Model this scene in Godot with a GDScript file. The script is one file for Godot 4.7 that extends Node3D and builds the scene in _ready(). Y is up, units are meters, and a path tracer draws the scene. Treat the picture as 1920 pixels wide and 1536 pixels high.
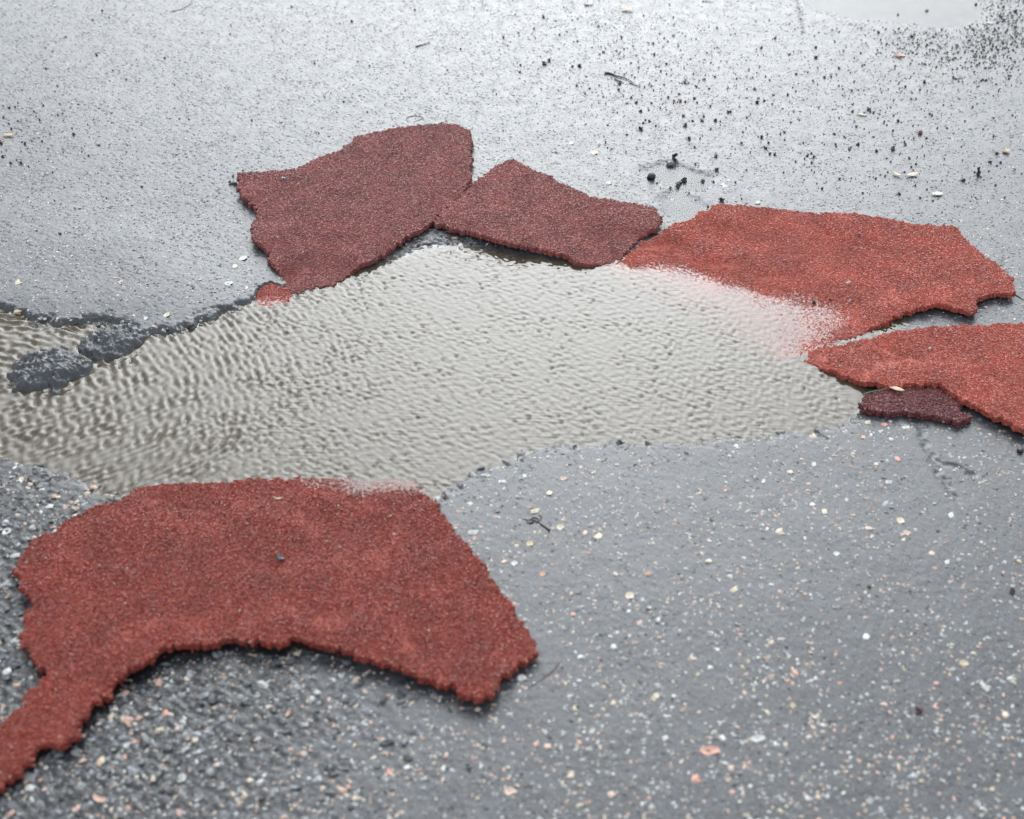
extends Node3D
# Torn pieces of red rubber-crumb surfacing lying round a muddy water-filled pothole in wet asphalt, under a bright overcast sky.
# y is up, the camera looks towards -z, the asphalt lies near y = 0.

const CAM_H := 1.4
const PITCH := 37.0
const HALF := 0.32492          # tan(18 deg): vertical field of 36 degrees
const SUN_EL := 31.0
const SUN_AZ := 2.0
const SKY_BASE := 0.72
const SKY_GLOW := 5.2
const WL := -0.005             # level of the muddy water
const X0 := -2.2
const Z0 := -4.5
const DX := 0.005
const DZ := 0.004
const NX := 881
const NZ := 981

var hmap := PackedFloat32Array()
var rough := PackedFloat32Array()
var covered := PackedByteArray()
var bed_top := PackedFloat32Array()
var broken := PackedFloat32Array()
var rng := RandomNumberGenerator.new()
var used := {}
var bases: Array[Basis] = []
var stone_meshes: Array[ArrayMesh] = []
var crumb_mesh: ArrayMesh
var ground: MeshInstance3D
var plans := {}
var t_start := 0

func _ready() -> void:
	t_start = Time.get_ticks_msec()
	rng.seed = 7
	setup_camera()
	setup_light()
	make_shapes()
	plan_sheets()
	build_maps()
	stage("maps")
	build_ground()
	stage("ground")
	build_water()
	stage("water")
	build_sheets()
	stage("sheets")
	build_aggregate()
	stage("aggregate")
	build_lumps()
	build_pebbles()
	build_litter()
	stage("done")

func stage(s: String) -> void:
	print(s, " ", Time.get_ticks_msec() - t_start)

# ---------------------------------------------------------------- camera, sky, sun
func setup_camera() -> void:
	var c := Camera3D.new()
	c.name = "camera"
	add_child(c)
	c.position = Vector3(0, CAM_H, 0)
	c.rotation_degrees = Vector3(-PITCH, 0, 0)
	var a := CameraAttributesPhysical.new()
	a.frustum_focal_length = 12.0 / HALF
	a.frustum_near = 0.05
	a.frustum_far = 2000.0
	a.frustum_focus_distance = 2.75
	a.exposure_aperture = 2.9
	c.attributes = a
	c.current = true

func setup_light() -> void:
	var e := Environment.new()
	e.background_mode = Environment.BG_SKY
	e.tonemap_mode = Environment.TONE_MAPPER_LINEAR
	e.tonemap_exposure = 1.22
	e.sdfgi_enabled = true
	e.ssao_enabled = true
	e.ssil_enabled = true
	var m := PanoramaSkyMaterial.new()
	m.panorama = cloud_sky()
	var s := Sky.new()
	s.sky_material = m
	e.sky = s
	var w := WorldEnvironment.new()
	w.name = "world"
	w.environment = e
	add_child(w)
	var sun := DirectionalLight3D.new()
	sun.name = "sun"
	sun.light_energy = 0.2
	sun.light_color = Color(1.0, 0.995, 0.985)
	sun.light_angular_distance = 60.0
	sun.shadow_enabled = true
	sun.sky_mode = DirectionalLight3D.SKY_MODE_LIGHT_ONLY
	add_child(sun)
	sun.rotation_degrees = Vector3(-SUN_EL, 180.0 - SUN_AZ, 0)

func cloud_sky() -> ImageTexture:
	# an even cloud layer, brighter round the veiled sun and towards it, a little darker away from it
	var w := 512
	var h := 256
	var im := Image.create_empty(w, h, false, Image.FORMAT_RGBF)
	var n := noise(1.6, 81, 4)
	var el := deg_to_rad(SUN_EL)
	var az := deg_to_rad(SUN_AZ)
	var sun := Vector3(sin(az) * cos(el), sin(el), -cos(az) * cos(el))
	for j in h:
		var up := PI / 2.0 - PI * (j + 0.5) / h
		for i in w:
			var a := TAU * (i + 0.5) / w
			var d := Vector3(sin(a) * cos(up), sin(up), -cos(a) * cos(up))
			var ang := rad_to_deg(acos(clampf(d.dot(sun), -1.0, 1.0)))
			var glow := SKY_GLOW * exp(-pow(ang / 24.0, 2.0))
			var k := 1.0 + 0.16 * n.get_noise_3dv(d * 1.2)
			im.set_pixel(i, j, Color((SKY_BASE * 0.93 + glow * 0.98) * k, (SKY_BASE + glow * 1.01) * k, (SKY_BASE * 1.09 + glow * 1.03) * k))
	return ImageTexture.create_from_image(im)

# ---------------------------------------------------------------- helpers
func at(px: float, py: float, y := 0.0) -> Vector3:
	# a pixel of the 1920 x 1536 photograph to the point of the level y that it shows
	var u := (px - 960.0) / 768.0 * HALF
	var v := (768.0 - py) / 768.0 * HALF
	var p := deg_to_rad(PITCH)
	var d := Vector3(u, v * cos(p) - sin(p), -cos(p) - v * sin(p))
	return Vector3(0, CAM_H, 0) + d * ((y - CAM_H) / d.y)

func numbered(called: String) -> String:
	var n: int = used.get(called, 0)
	used[called] = n + 1
	return called if n == 0 else "%s_%03d" % [called, n]

func tag(o: Node, label: String, category: String, group := "") -> void:
	o.set_meta("label", label)
	o.set_meta("category", category)
	if group != "":
		o.set_meta("group", group)

func structure(o: Node) -> void:
	o.set_meta("kind", "structure")

func mat(c: Color, roughness: float, spec := 0.5) -> StandardMaterial3D:
	var m := StandardMaterial3D.new()
	m.albedo_color = c.linear_to_srgb()
	m.roughness = roughness
	m.metallic_specular = spec
	return m

func mesh_of(v: PackedVector3Array, n: PackedVector3Array, idx: PackedInt32Array, c := PackedColorArray()) -> ArrayMesh:
	var a := []
	a.resize(Mesh.ARRAY_MAX)
	a[Mesh.ARRAY_VERTEX] = v
	if n.size():
		a[Mesh.ARRAY_NORMAL] = n
	if c.size():
		a[Mesh.ARRAY_COLOR] = c
	a[Mesh.ARRAY_INDEX] = idx
	var m := ArrayMesh.new()
	m.add_surface_from_arrays(Mesh.PRIMITIVE_TRIANGLES, a)
	return m

func smooth(a: float, b: float, x: float) -> float:
	var t := clampf((x - a) / (b - a), 0.0, 1.0)
	return t * t * (3.0 - 2.0 * t)

func ground_y(x: float, z: float) -> float:
	var fx := clampf((x - X0) / DX, 0.0, NX - 1.001)
	var fz := clampf((z - Z0) / DZ, 0.0, NZ - 1.001)
	var i := int(fx)
	var j := int(fz)
	fx -= i
	fz -= j
	var k := j * NX + i
	return lerpf(lerpf(hmap[k], hmap[k + 1], fx), lerpf(hmap[k + NX], hmap[k + NX + 1], fx), fz)

func cell(x: float, z: float) -> int:
	return clampi(int((z - Z0) / DZ), 0, NZ - 1) * NX + clampi(int((x - X0) / DX), 0, NX - 1)

func world_poly(pts: Array, y := 0.0) -> PackedVector2Array:
	var out := PackedVector2Array()
	for i in range(0, pts.size(), 2):
		var p := at(pts[i], pts[i + 1], y)
		out.append(Vector2(p.x, p.z))
	return out

func row_crossings(poly: PackedVector2Array, z: float) -> PackedFloat32Array:
	var xs := PackedFloat32Array()
	var n := poly.size()
	for i in n:
		var a := poly[i]
		var b := poly[(i + 1) % n]
		if (a.y <= z) != (b.y <= z):
			xs.append(a.x + (z - a.y) / (b.y - a.y) * (b.x - a.x))
	xs.sort()
	return xs

func raster(poly: PackedVector2Array) -> PackedFloat32Array:
	var m := PackedFloat32Array()
	m.resize(NX * NZ)
	for j in NZ:
		var xs := row_crossings(poly, Z0 + j * DZ + 0.00003)
		for k in range(0, xs.size() - 1, 2):
			var i0 := maxi(0, ceili((xs[k] - X0) / DX))
			var i1 := mini(NX - 1, floori((xs[k + 1] - X0) / DX))
			for i in range(i0, i1 + 1):
				m[j * NX + i] = 1.0
	return m

func blurred(m: PackedFloat32Array, levels: int) -> PackedFloat32Array:
	var im := Image.create_from_data(NX, NZ, false, Image.FORMAT_RF, m.to_byte_array())
	im.resize(896, 1024, Image.INTERPOLATE_BILINEAR)
	for k in levels:
		im.shrink_x2()
	im.resize(NX, NZ, Image.INTERPOLATE_CUBIC)
	return im.get_data().to_float32_array()

func noise(freq: float, sd: int, octaves := 1) -> FastNoiseLite:
	var n := FastNoiseLite.new()
	n.noise_type = FastNoiseLite.TYPE_SIMPLEX_SMOOTH
	n.frequency = freq
	n.seed = sd
	n.fractal_type = FastNoiseLite.FRACTAL_FBM if octaves > 1 else FastNoiseLite.FRACTAL_NONE
	n.fractal_octaves = octaves
	return n

# ---------------------------------------------------------------- shared small shapes
func blob(rings: int, sides: int, lump: float, sd: int, angular := false) -> ArrayMesh:
	# an irregular pebble of radius about 1
	var n := noise(0.9, sd)
	var v := PackedVector3Array()
	var idx := PackedInt32Array()
	v.append(Vector3(0, 1, 0))
	for r in range(1, rings):
		var th := PI * r / rings
		for s in sides:
			var ph := TAU * (s + 0.5 * (r % 2)) / sides
			v.append(Vector3(sin(th) * cos(ph), cos(th), sin(th) * sin(ph)))
	v.append(Vector3(0, -1, 0))
	for i in v.size():
		var p := v[i]
		v[i] = p * (1.0 + lump * n.get_noise_3dv(p * 1.3) + 0.4 * lump * n.get_noise_3dv(p * 3.1 + Vector3(5, 5, 5)))
	var last := v.size() - 1
	for s in sides:
		idx.append_array([0, 1 + s, 1 + (s + 1) % sides])
		var b := last - sides
		idx.append_array([last, b + (s + 1) % sides, b + s])
	for r in range(1, rings - 1):
		for s in sides:
			var a := 1 + (r - 1) * sides + s
			var a2 := 1 + (r - 1) * sides + (s + 1) % sides
			var b := a + sides
			var b2 := a2 + sides
			idx.append_array([a, b, a2, a2, b, b2])
	for k in range(0, idx.size(), 3):
		var q := v[idx[k]]
		if (v[idx[k + 1]] - q).cross(v[idx[k + 2]] - q).dot(q + v[idx[k + 1]] + v[idx[k + 2]]) > 0.0:
			var sw := idx[k + 1]
			idx[k + 1] = idx[k + 2]
			idx[k + 2] = sw
	if angular:
		return mesh_of(v, PackedVector3Array(), idx)
	var nn := PackedVector3Array()
	for p in v:
		nn.append(p.normalized())
	return mesh_of(v, nn, idx)

func make_shapes() -> void:
	for k in 6:
		stone_meshes.append(blob(3 + k % 2, 5 + k % 3, 0.62, 40 + k, true))
	crumb_mesh = blob(3, 5, 0.8, 91, true)
	for k in 256:
		var ax := Vector3(rng.randfn(), rng.randfn(), rng.randfn()).normalized()
		bases.append(Basis(ax, rng.randf() * TAU).scaled(Vector3(rng.randf_range(0.75, 1.3), rng.randf_range(0.7, 1.15), rng.randf_range(0.75, 1.3))))

# ---------------------------------------------------------------- relief of the asphalt
const BASIN := [-500, 555, 0, 572, 60, 598, 110, 607, 150, 600, 205, 598, 235, 612, 262, 627, 300, 622, 345, 618, 375, 600, 400, 590, 440, 575, 480, 560, 560, 522, 640, 512, 700, 494, 780, 466, 860, 458, 960, 470, 1060, 484, 1150, 470, 1250, 470, 1400, 500, 1520, 540, 1620, 560, 1725, 588, 1700, 612, 1640, 640, 1600, 690, 1640, 725, 1632, 765, 1590, 790, 1540, 803, 1450, 815, 1380, 822, 1280, 830, 1180, 832, 1080, 832, 1000, 838, 960, 856, 920, 875, 880, 885, 850, 905, 822, 932, 780, 945, 700, 950, 560, 945, 400, 945, 300, 945, 240, 935, 200, 925, 165, 905, 120, 885, 70, 868, 0, 858, -500, 872]
const CORE := [-500, 610, 200, 660, 480, 620, 700, 560, 900, 540, 1100, 530, 1300, 560, 1420, 640, 1450, 740, 1200, 790, 950, 800, 800, 870, 400, 890, 200, 860, -500, 820]
const BANK := [-500, 390, 100, 400, 330, 440, 440, 500, 470, 560, 400, 592, 262, 630, 100, 610, 0, 575, -500, 560]
const ROUGH := [-500, 866, 60, 872, 190, 945, 260, 950, 330, 1215, 560, 1195, 640, 1290, 610, 1400, 600, 1600, -500, 1620]
const ROUGH_FAR := [690, 520, 760, 450, 830, 425, 960, 445, 1090, 490, 1090, 520, 960, 500, 860, 505, 760, 520]
const PUDDLE := [1200, 318, 1255, 300, 1300, 318, 1345, 330, 1335, 352, 1290, 362, 1330, 385, 1322, 405, 1300, 412, 1262, 420, 1245, 400, 1235, 372, 1262, 352, 1235, 340]
const PUDDLE_FAR := [1480, -60, 1500, 10, 1560, 28, 1640, 40, 1720, 44, 1790, 50, 1840, 42, 1860, 20, 1830, -10, 1800, -60]
const CRACKS := [[1718, 782, 1727, 808, 1738, 842, 1752, 868, 1772, 905, 1800, 940], [1548, 806, 1572, 800, 1584, 782, 1612, 768], [1497, -10, 1502, 30, 1509, 62], [1720, 800, 1742, 796], [1765, 866, 1800, 876, 1830, 892], [835, 915, 862, 900, 888, 892, 905, 876, 930, 872], [860, 905, 840, 925], [1515, 806, 1540, 818, 1552, 822], [360, 596, 400, 580, 430, 578]]

func build_maps() -> void:
	var edge_raw := raster(world_poly(BASIN))
	var edge_soft := blurred(edge_raw, 4)
	var edge_hard := blurred(edge_raw, 2)
	var core := blurred(raster(world_poly(CORE)), 4)
	var bank := blurred(raster(world_poly(BANK)), 5)
	var r1 := blurred(raster(world_poly(ROUGH)), 6)
	var r2 := blurred(raster(world_poly(ROUGH_FAR)), 3)
	var pud := blurred(raster(world_poly(PUDDLE)), 2)
	var pud2 := blurred(raster(world_poly(PUDDLE_FAR)), 4)
	broken = r1
	var n_low := noise(2.1, 3, 2)
	var n_mid := noise(14.0, 5, 2)
	var n_warp := noise(26.0, 9, 3)
	var n_fine := noise(75.0, 11, 2)
	var n_pit := noise(92.0, 15, 2)
	var cells := FastNoiseLite.new()
	cells.noise_type = FastNoiseLite.TYPE_CELLULAR
	cells.frequency = 85.0
	cells.seed = 21
	hmap.resize(NX * NZ)
	rough.resize(NX * NZ)
	covered.resize(NX * NZ)
	for j in NZ:
		var z := Z0 + j * DZ
		for i in NX:
			var x := X0 + i * DX
			var k := j * NX + i
			var land := 0.0016 * n_low.get_noise_2d(x, z) + 0.0004 * n_mid.get_noise_2d(x, z)
			var rg := maxf(r1[k], r2[k])
			land += 0.009 * bank[k] - 0.003 * r1[k] - 0.0045 * pud[k] - 0.006 * pud2[k]
			var y := land
			if edge_soft[k] > 0.01:
				var sft := smooth(-0.62, -0.3, x) * smooth(-2.0, -2.2, z)
				var w := n_warp.get_noise_2d(x, z)
				var wi := clampi(i + int(w * lerpf(7.0, 2.5, sft)), 0, NX - 1)
				var wj := clampi(j + int(n_warp.get_noise_2d(x + 9.0, z) * lerpf(7.0, 2.5, sft)), 0, NZ - 1)
				var q := wj * NX + wi
				var m := clampf(lerpf(edge_hard[q], edge_soft[q], sft), 0.0, 1.0)
				var bed := WL - 0.007 - 0.026 * core[k] + 0.002 * n_mid.get_noise_2d(x * 2.0, z * 2.0)
				y = lerpf(land, bed, m)
				rg = maxf(rg, (1.0 - absf(2.0 * m - 1.0)) * (1.0 - 0.6 * sft))
			var f := n_fine.get_noise_2d(x, z)
			var pit := n_pit.get_noise_2d(x, z)
			var open := 0.25 + 0.75 * smooth(-1.9, -2.5, z) * smooth(1.2, -0.2, x)
			y += (0.00028 + 0.00045 * open) * f - 0.0028 * open * (0.6 + 0.9 * n_mid.get_noise_2d(x * 0.5, z * 0.5)) * smooth(0.30, 0.8, pit)
			if rg > 0.02:
				y += rg * (0.0050 * (-cells.get_noise_2d(x, z) - 0.5) + 0.0015 * f)
			hmap[k] = y
			rough[k] = rg
	# the bed gives way under the sheets
	bed_top = hmap.duplicate()
	for key in plans:
		var thick: float = plans[key][0]
		var ctl: PackedVector3Array = plans[key][1]
		for j in NZ:
			var z := Z0 + j * DZ
			var xs := row_crossings(plans[key][2], z)
			for k in range(0, xs.size() - 1, 2):
				for i in range(ceili((xs[k] - X0) / DX), floori((xs[k + 1] - X0) / DX) + 1):
					if i > 0 and i < NX:
						var c := j * NX + i
						var top := top_of(ctl, X0 + i * DX, z)
						hmap[c] = minf(hmap[c], top - thick - 0.0012)
						bed_top[c] = maxf(hmap[c], top)
	# cracks: narrow grooves a few millimetres deep
	var before := hmap.duplicate()
	for c in CRACKS:
		var line := world_poly(c)
		for s in line.size() - 1:
			var steps := maxi(2, int(line[s].distance_to(line[s + 1]) / 0.0012))
			for t in steps:
				var p := line[s].lerp(line[s + 1], float(t) / steps)
				p += Vector2(n_warp.get_noise_2d(p.x * 2.0, p.y * 2.0), n_warp.get_noise_2d(p.x * 2.0 + 50.0, p.y * 2.0)) * 0.010
				var deep := 0.0032 + 0.002 * n_warp.get_noise_2d(p.x * 1.5, p.y * 1.5 + 20.0)
				for dj in range(-1, 3):
					for di in range(-1, 3):
						var i := int((p.x - X0) / DX) + di
						var j := int((p.y - Z0) / DZ) + dj
						if i < 0 or j < 0 or i >= NX or j >= NZ:
							continue
						var k := j * NX + i
						var w := 1.0 - p.distance_to(Vector2(X0 + i * DX, Z0 + j * DZ)) / 0.0052
						if w > 0.0 and before[k] > WL - 0.001:
							hmap[k] = minf(hmap[k], before[k] - deep * w)

# ---------------------------------------------------------------- ground
func asphalt_material() -> StandardMaterial3D:
	var size := 1024
	var a := noise(0.16, 31)
	a.noise_type = FastNoiseLite.TYPE_CELLULAR
	var grains := a.get_seamless_image(size, size)
	var b := noise(0.33, 32, 2)
	var fine := b.get_seamless_image(size, size)
	var c := noise(0.012, 33, 4)
	var patches := c.get_seamless_image(size, size)
	grains.convert(Image.FORMAT_L8)
	fine.convert(Image.FORMAT_L8)
	patches.convert(Image.FORMAT_L8)
	var g := grains.get_data()
	var f := fine.get_data()
	var p := patches.get_data()
	var col := PackedByteArray()
	col.resize(size * size * 3)
	var hgt := PackedByteArray()
	hgt.resize(size * size)
	var rgh := PackedByteArray()
	rgh.resize(size * size)
	for k in size * size:
		var gv := g[k] / 255.0
		var fv := f[k] / 255.0
		var pv := p[k] / 255.0
		var h := 0.55 * (1.0 - gv) + 0.45 * fv
		hgt[k] = int(clampf(h, 0.0, 1.0) * 255.0)
		var tone := 0.275 + 0.28 * (fv - 0.5) + 0.10 * (pv - 0.5)
		if fv > 0.74:
			tone += 0.16
		elif fv < 0.26:
			tone -= 0.07
		col[3 * k] = int(clampf(tone * 0.965, 0.0, 1.0) * 255.0)
		col[3 * k + 1] = int(clampf(tone * 1.0, 0.0, 1.0) * 255.0)
		col[3 * k + 2] = int(clampf(tone * 1.05, 0.0, 1.0) * 255.0)
		rgh[k] = int(clampf(0.36 + 0.16 * (pv - 0.5) + 0.14 * (fv - 0.5), 0.0, 1.0) * 255.0)
	var m := StandardMaterial3D.new()
	m.albedo_texture = ImageTexture.create_from_image(Image.create_from_data(size, size, false, Image.FORMAT_RGB8, col))
	m.heightmap_enabled = true
	m.heightmap_texture = ImageTexture.create_from_image(Image.create_from_data(size, size, false, Image.FORMAT_L8, hgt))
	m.heightmap_scale = 0.040
	m.roughness = 1.0
	m.roughness_texture = ImageTexture.create_from_image(Image.create_from_data(size, size, false, Image.FORMAT_L8, rgh))
	m.roughness_texture_channel = BaseMaterial3D.TEXTURE_CHANNEL_RED
	m.uv1_triplanar = true
	m.uv1_world_triplanar = true
	m.uv1_scale = Vector3(1.25, 1.25, 1.25)
	return m

func build_ground() -> void:
	# the fine relief, widened by a few rings of large cells to the horizon
	var xs := PackedFloat32Array()
	var zs := PackedFloat32Array()
	var far := [1000.0, 300.0, 90.0, 28.0, 9.0, 4.5, 3.0]
	for d in far:
		xs.append(-d)
	for i in NX:
		xs.append(X0 + i * DX)
	for d in range(far.size() - 1, -1, -1):
		xs.append(far[d])
	for d in [1000.0, 300.0, 90.0, 28.0, 12.0, 7.0, 5.3]:
		zs.append(-d)
	for j in NZ:
		zs.append(Z0 + j * DZ)
	for d in [0.2, 1.5, 5.0, 20.0, 90.0, 1000.0]:
		zs.append(d)
	var nx := xs.size()
	var nz := zs.size()
	var pad := far.size()
	var v := PackedVector3Array()
	var n := PackedVector3Array()
	v.resize(nx * nz)
	n.resize(nx * nz)
	var tint := PackedColorArray()
	tint.resize(nx * nz)
	var n_t := noise(30.0, 44, 3)
	for j in nz:
		var jj := clampi(j - pad, 0, NZ - 1)
		for i in nx:
			var ii := clampi(i - pad, 0, NX - 1)
			var k := jj * NX + ii
			var bare := smooth(0.22, 0.60, broken[k] + 0.5 * n_t.get_noise_2d(xs[i], zs[j]))
			tint[j * nx + i] = Color(1, 1, 1).lerp(Color(0.36, 0.35, 0.36), bare)
			var inside := i >= pad and i < pad + NX and j >= pad and j < pad + NZ
			v[j * nx + i] = Vector3(xs[i], hmap[k] if inside else clampf(hmap[k], 0.0, 0.004), zs[j])
			if inside and ii > 0 and ii < NX - 1 and jj > 0 and jj < NZ - 1:
				n[j * nx + i] = Vector3((hmap[k - 1] - hmap[k + 1]) / (2.0 * DX), 1.0, (hmap[k - NX] - hmap[k + NX]) / (2.0 * DZ)).normalized()
			else:
				n[j * nx + i] = Vector3.UP
	var idx := PackedInt32Array()
	idx.resize((nx - 1) * (nz - 1) * 6)
	var w := 0
	for j in nz - 1:
		for i in nx - 1:
			var a := j * nx + i
			idx[w] = a
			idx[w + 1] = a + 1
			idx[w + 2] = a + nx + 1
			idx[w + 3] = a
			idx[w + 4] = a + nx + 1
			idx[w + 5] = a + nx
			w += 6
	ground = MeshInstance3D.new()
	ground.name = "ground"
	ground.mesh = mesh_of(v, n, idx, tint)
	var am := asphalt_material()
	am.vertex_color_use_as_albedo = true
	ground.material_override = am
	structure(ground)
	add_child(ground)

# ---------------------------------------------------------------- muddy water
func build_water() -> void:
	var root := Node3D.new()
	root.name = "water"
	structure(root)
	add_child(root)
	# rippled surface, 2.2 mm cells, only where the bed lies below it
	var x0 := -1.75
	var x1 := 0.86
	var z0 := -2.62
	var z1 := -1.5
	var d := 0.0022
	var nx := int((x1 - x0) / d) + 1
	var nz := int((z1 - z0) / d) + 1
	var r := RandomNumberGenerator.new()
	r.seed = 5
	# two trains of short waves: rings spreading from the left inlet, and a choppy cross-sea over the middle and right
	var hub := at(-40, 735, WL)
	var cxs := PackedFloat32Array()
	var czs := PackedFloat32Array()
	var k0 := PackedFloat32Array()
	var ph := PackedFloat32Array()
	var am := PackedFloat32Array()
	var waves := 16
	for i in waves:
		cxs.append(hub.x - 0.15 + r.randfn() * 0.10)
		czs.append(hub.z + r.randfn() * 0.30)
		var lam := r.randf_range(0.019, 0.034)
		k0.append(TAU / lam)
		ph.append(r.randf() * TAU)
		am.append(lam * r.randf_range(0.6, 1.2))
	var sea := 26
	var sx := PackedFloat32Array()
	var sz := PackedFloat32Array()
	var sk := PackedFloat32Array()
	var sp := PackedFloat32Array()
	var sa := PackedFloat32Array()
	for i in sea:
		var dir := Vector2(-0.66, 0.75).rotated(r.randfn() * 0.8)
		var lam := 0.0088 + 0.019 * pow(r.randf(), 1.2)
		sx.append(dir.x)
		sz.append(dir.y)
		sk.append(TAU / lam)
		sp.append(r.randf() * TAU)
		sa.append(lam * r.randf_range(0.6, 1.2))
	var n_amp := noise(7.0, 61, 2)
	var id := PackedInt32Array()
	id.resize(nx * nz)
	id.fill(-1)
	var v := PackedVector3Array()
	var n := PackedVector3Array()
	for j in nz:
		var z := z0 + j * d
		for i in nx:
			var x := x0 + i * d
			var g := bed_top[cell(x, z)]
			if g > WL + 0.0035:
				continue
			var y := 0.0
			var gx := 0.0
			var gz := 0.0
			var mixed := smooth(-0.62, -0.22, x + 0.10 * n_amp.get_noise_2d(z * 0.6, 3.0))
			var strength := (0.0135 - 0.0090 * mixed) * (0.85 + 0.5 * n_amp.get_noise_2d(x, z) + 0.45 * mixed * n_amp.get_noise_2d(x * 5.0, z * 5.0 + 7.0)) * clampf((WL - g) / 0.003, 0.3, 1.0)
			if mixed < 0.999:
				for q in waves:
					var dx := x - cxs[q]
					var dz := z - czs[q]
					var rr := sqrt(dx * dx + dz * dz)
					var phase := k0[q] * (rr + 0.45 * rr * rr) + ph[q]
					var stretch := 1.0 + 0.9 * rr
					var a := am[q] / stretch * sqrt(1.0 - mixed)
					y += a * cos(phase)
					var s := -a * k0[q] * stretch * sin(phase) / rr
					gx += s * dx
					gz += s * dz
			if mixed > 0.001:
				for q in sea:
					var phase := sk[q] * (x * sx[q] + z * sz[q]) + sp[q]
					var a := sa[q] * sqrt(mixed)
					y += a * cos(phase)
					var s := -a * sk[q] * sin(phase)
					gx += s * sx[q]
					gz += s * sz[q]
			id[j * nx + i] = v.size()
			v.append(Vector3(x, WL + y * strength, z))
			n.append(Vector3(-gx * strength, 1.0, -gz * strength).normalized())
	var idx := PackedInt32Array()
	for j in nz - 1:
		for i in nx - 1:
			var a := id[j * nx + i]
			var b := id[j * nx + i + 1]
			var c := id[(j + 1) * nx + i + 1]
			var e := id[(j + 1) * nx + i]
			if a >= 0 and b >= 0 and c >= 0 and e >= 0:
				idx.append_array([a, b, c, a, c, e])
	var sm := mat(Color(0.145, 0.116, 0.076), 0.03)
	sm.transparency = BaseMaterial3D.TRANSPARENCY_ALPHA
	sm.albedo_color.a = 0.12
	sm.metallic_specular = 0.46
	var o := MeshInstance3D.new()
	o.name = "surface"
	o.mesh = mesh_of(v, n, idx)
	o.material_override = sm
	root.add_child(o)
	# the silt hanging in the water: even translucent sheets one under another, so that it hides more the deeper it gets
	var silt := mat(Color(0.145, 0.116, 0.076), 1.0, 0.0)
	silt.specular_mode = BaseMaterial3D.SPECULAR_DISABLED
	silt.transparency = BaseMaterial3D.TRANSPARENCY_ALPHA
	silt.albedo_color.a = 0.18
	var floor_m := mat(Color(0.145, 0.116, 0.076), 1.0, 0.0)
	floor_m.specular_mode = BaseMaterial3D.SPECULAR_DISABLED
	var quad := PlaneMesh.new()
	quad.size = Vector2(x1 - x0 + 0.6, z1 - z0)
	for k in 10:
		var s := MeshInstance3D.new()
		s.name = "silt" if k < 9 else "mud"
		s.mesh = quad
		s.material_override = silt if k < 9 else floor_m
		s.position = Vector3((x0 + x1) / 2.0 - 0.3, WL - 0.0005 - 0.0006 * k, (z0 + z1) / 2.0)
		root.add_child(s, true)
	# shallow clear puddles lying in dips of the asphalt
	var pm := mat(Color(0.09, 0.09, 0.09), 0.02)
	pm.transparency = BaseMaterial3D.TRANSPARENCY_ALPHA
	pm.albedo_color.a = 0.3
	pm.metallic_specular = 0.27
	pm.roughness = 0.2
	for pd in [[PUDDLE, -0.0033], [PUDDLE_FAR, -0.0036]]:
		var poly := world_poly(pd[0])
		var grown: Array = Geometry2D.offset_polygon(poly, 0.035)
		var pv := PackedVector3Array()
		var pn := PackedVector3Array()
		for p in grown[0]:
			pv.append(Vector3(p.x, pd[1], p.y))
			pn.append(Vector3.UP)
		var tri := Geometry2D.triangulate_polygon(grown[0])
		for t in range(0, tri.size(), 3):
			var e1 := pv[tri[t + 1]] - pv[tri[t]]
			var e2 := pv[tri[t + 2]] - pv[tri[t]]
			if e1.cross(e2).y > 0.0:
				var sw := tri[t + 1]
				tri[t + 1] = tri[t + 2]
				tri[t + 2] = sw
		var po := MeshInstance3D.new()
		po.name = numbered("puddle")
		po.mesh = mesh_of(pv, pn, tri)
		po.material_override = pm
		structure(po)
		add_child(po)

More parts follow.
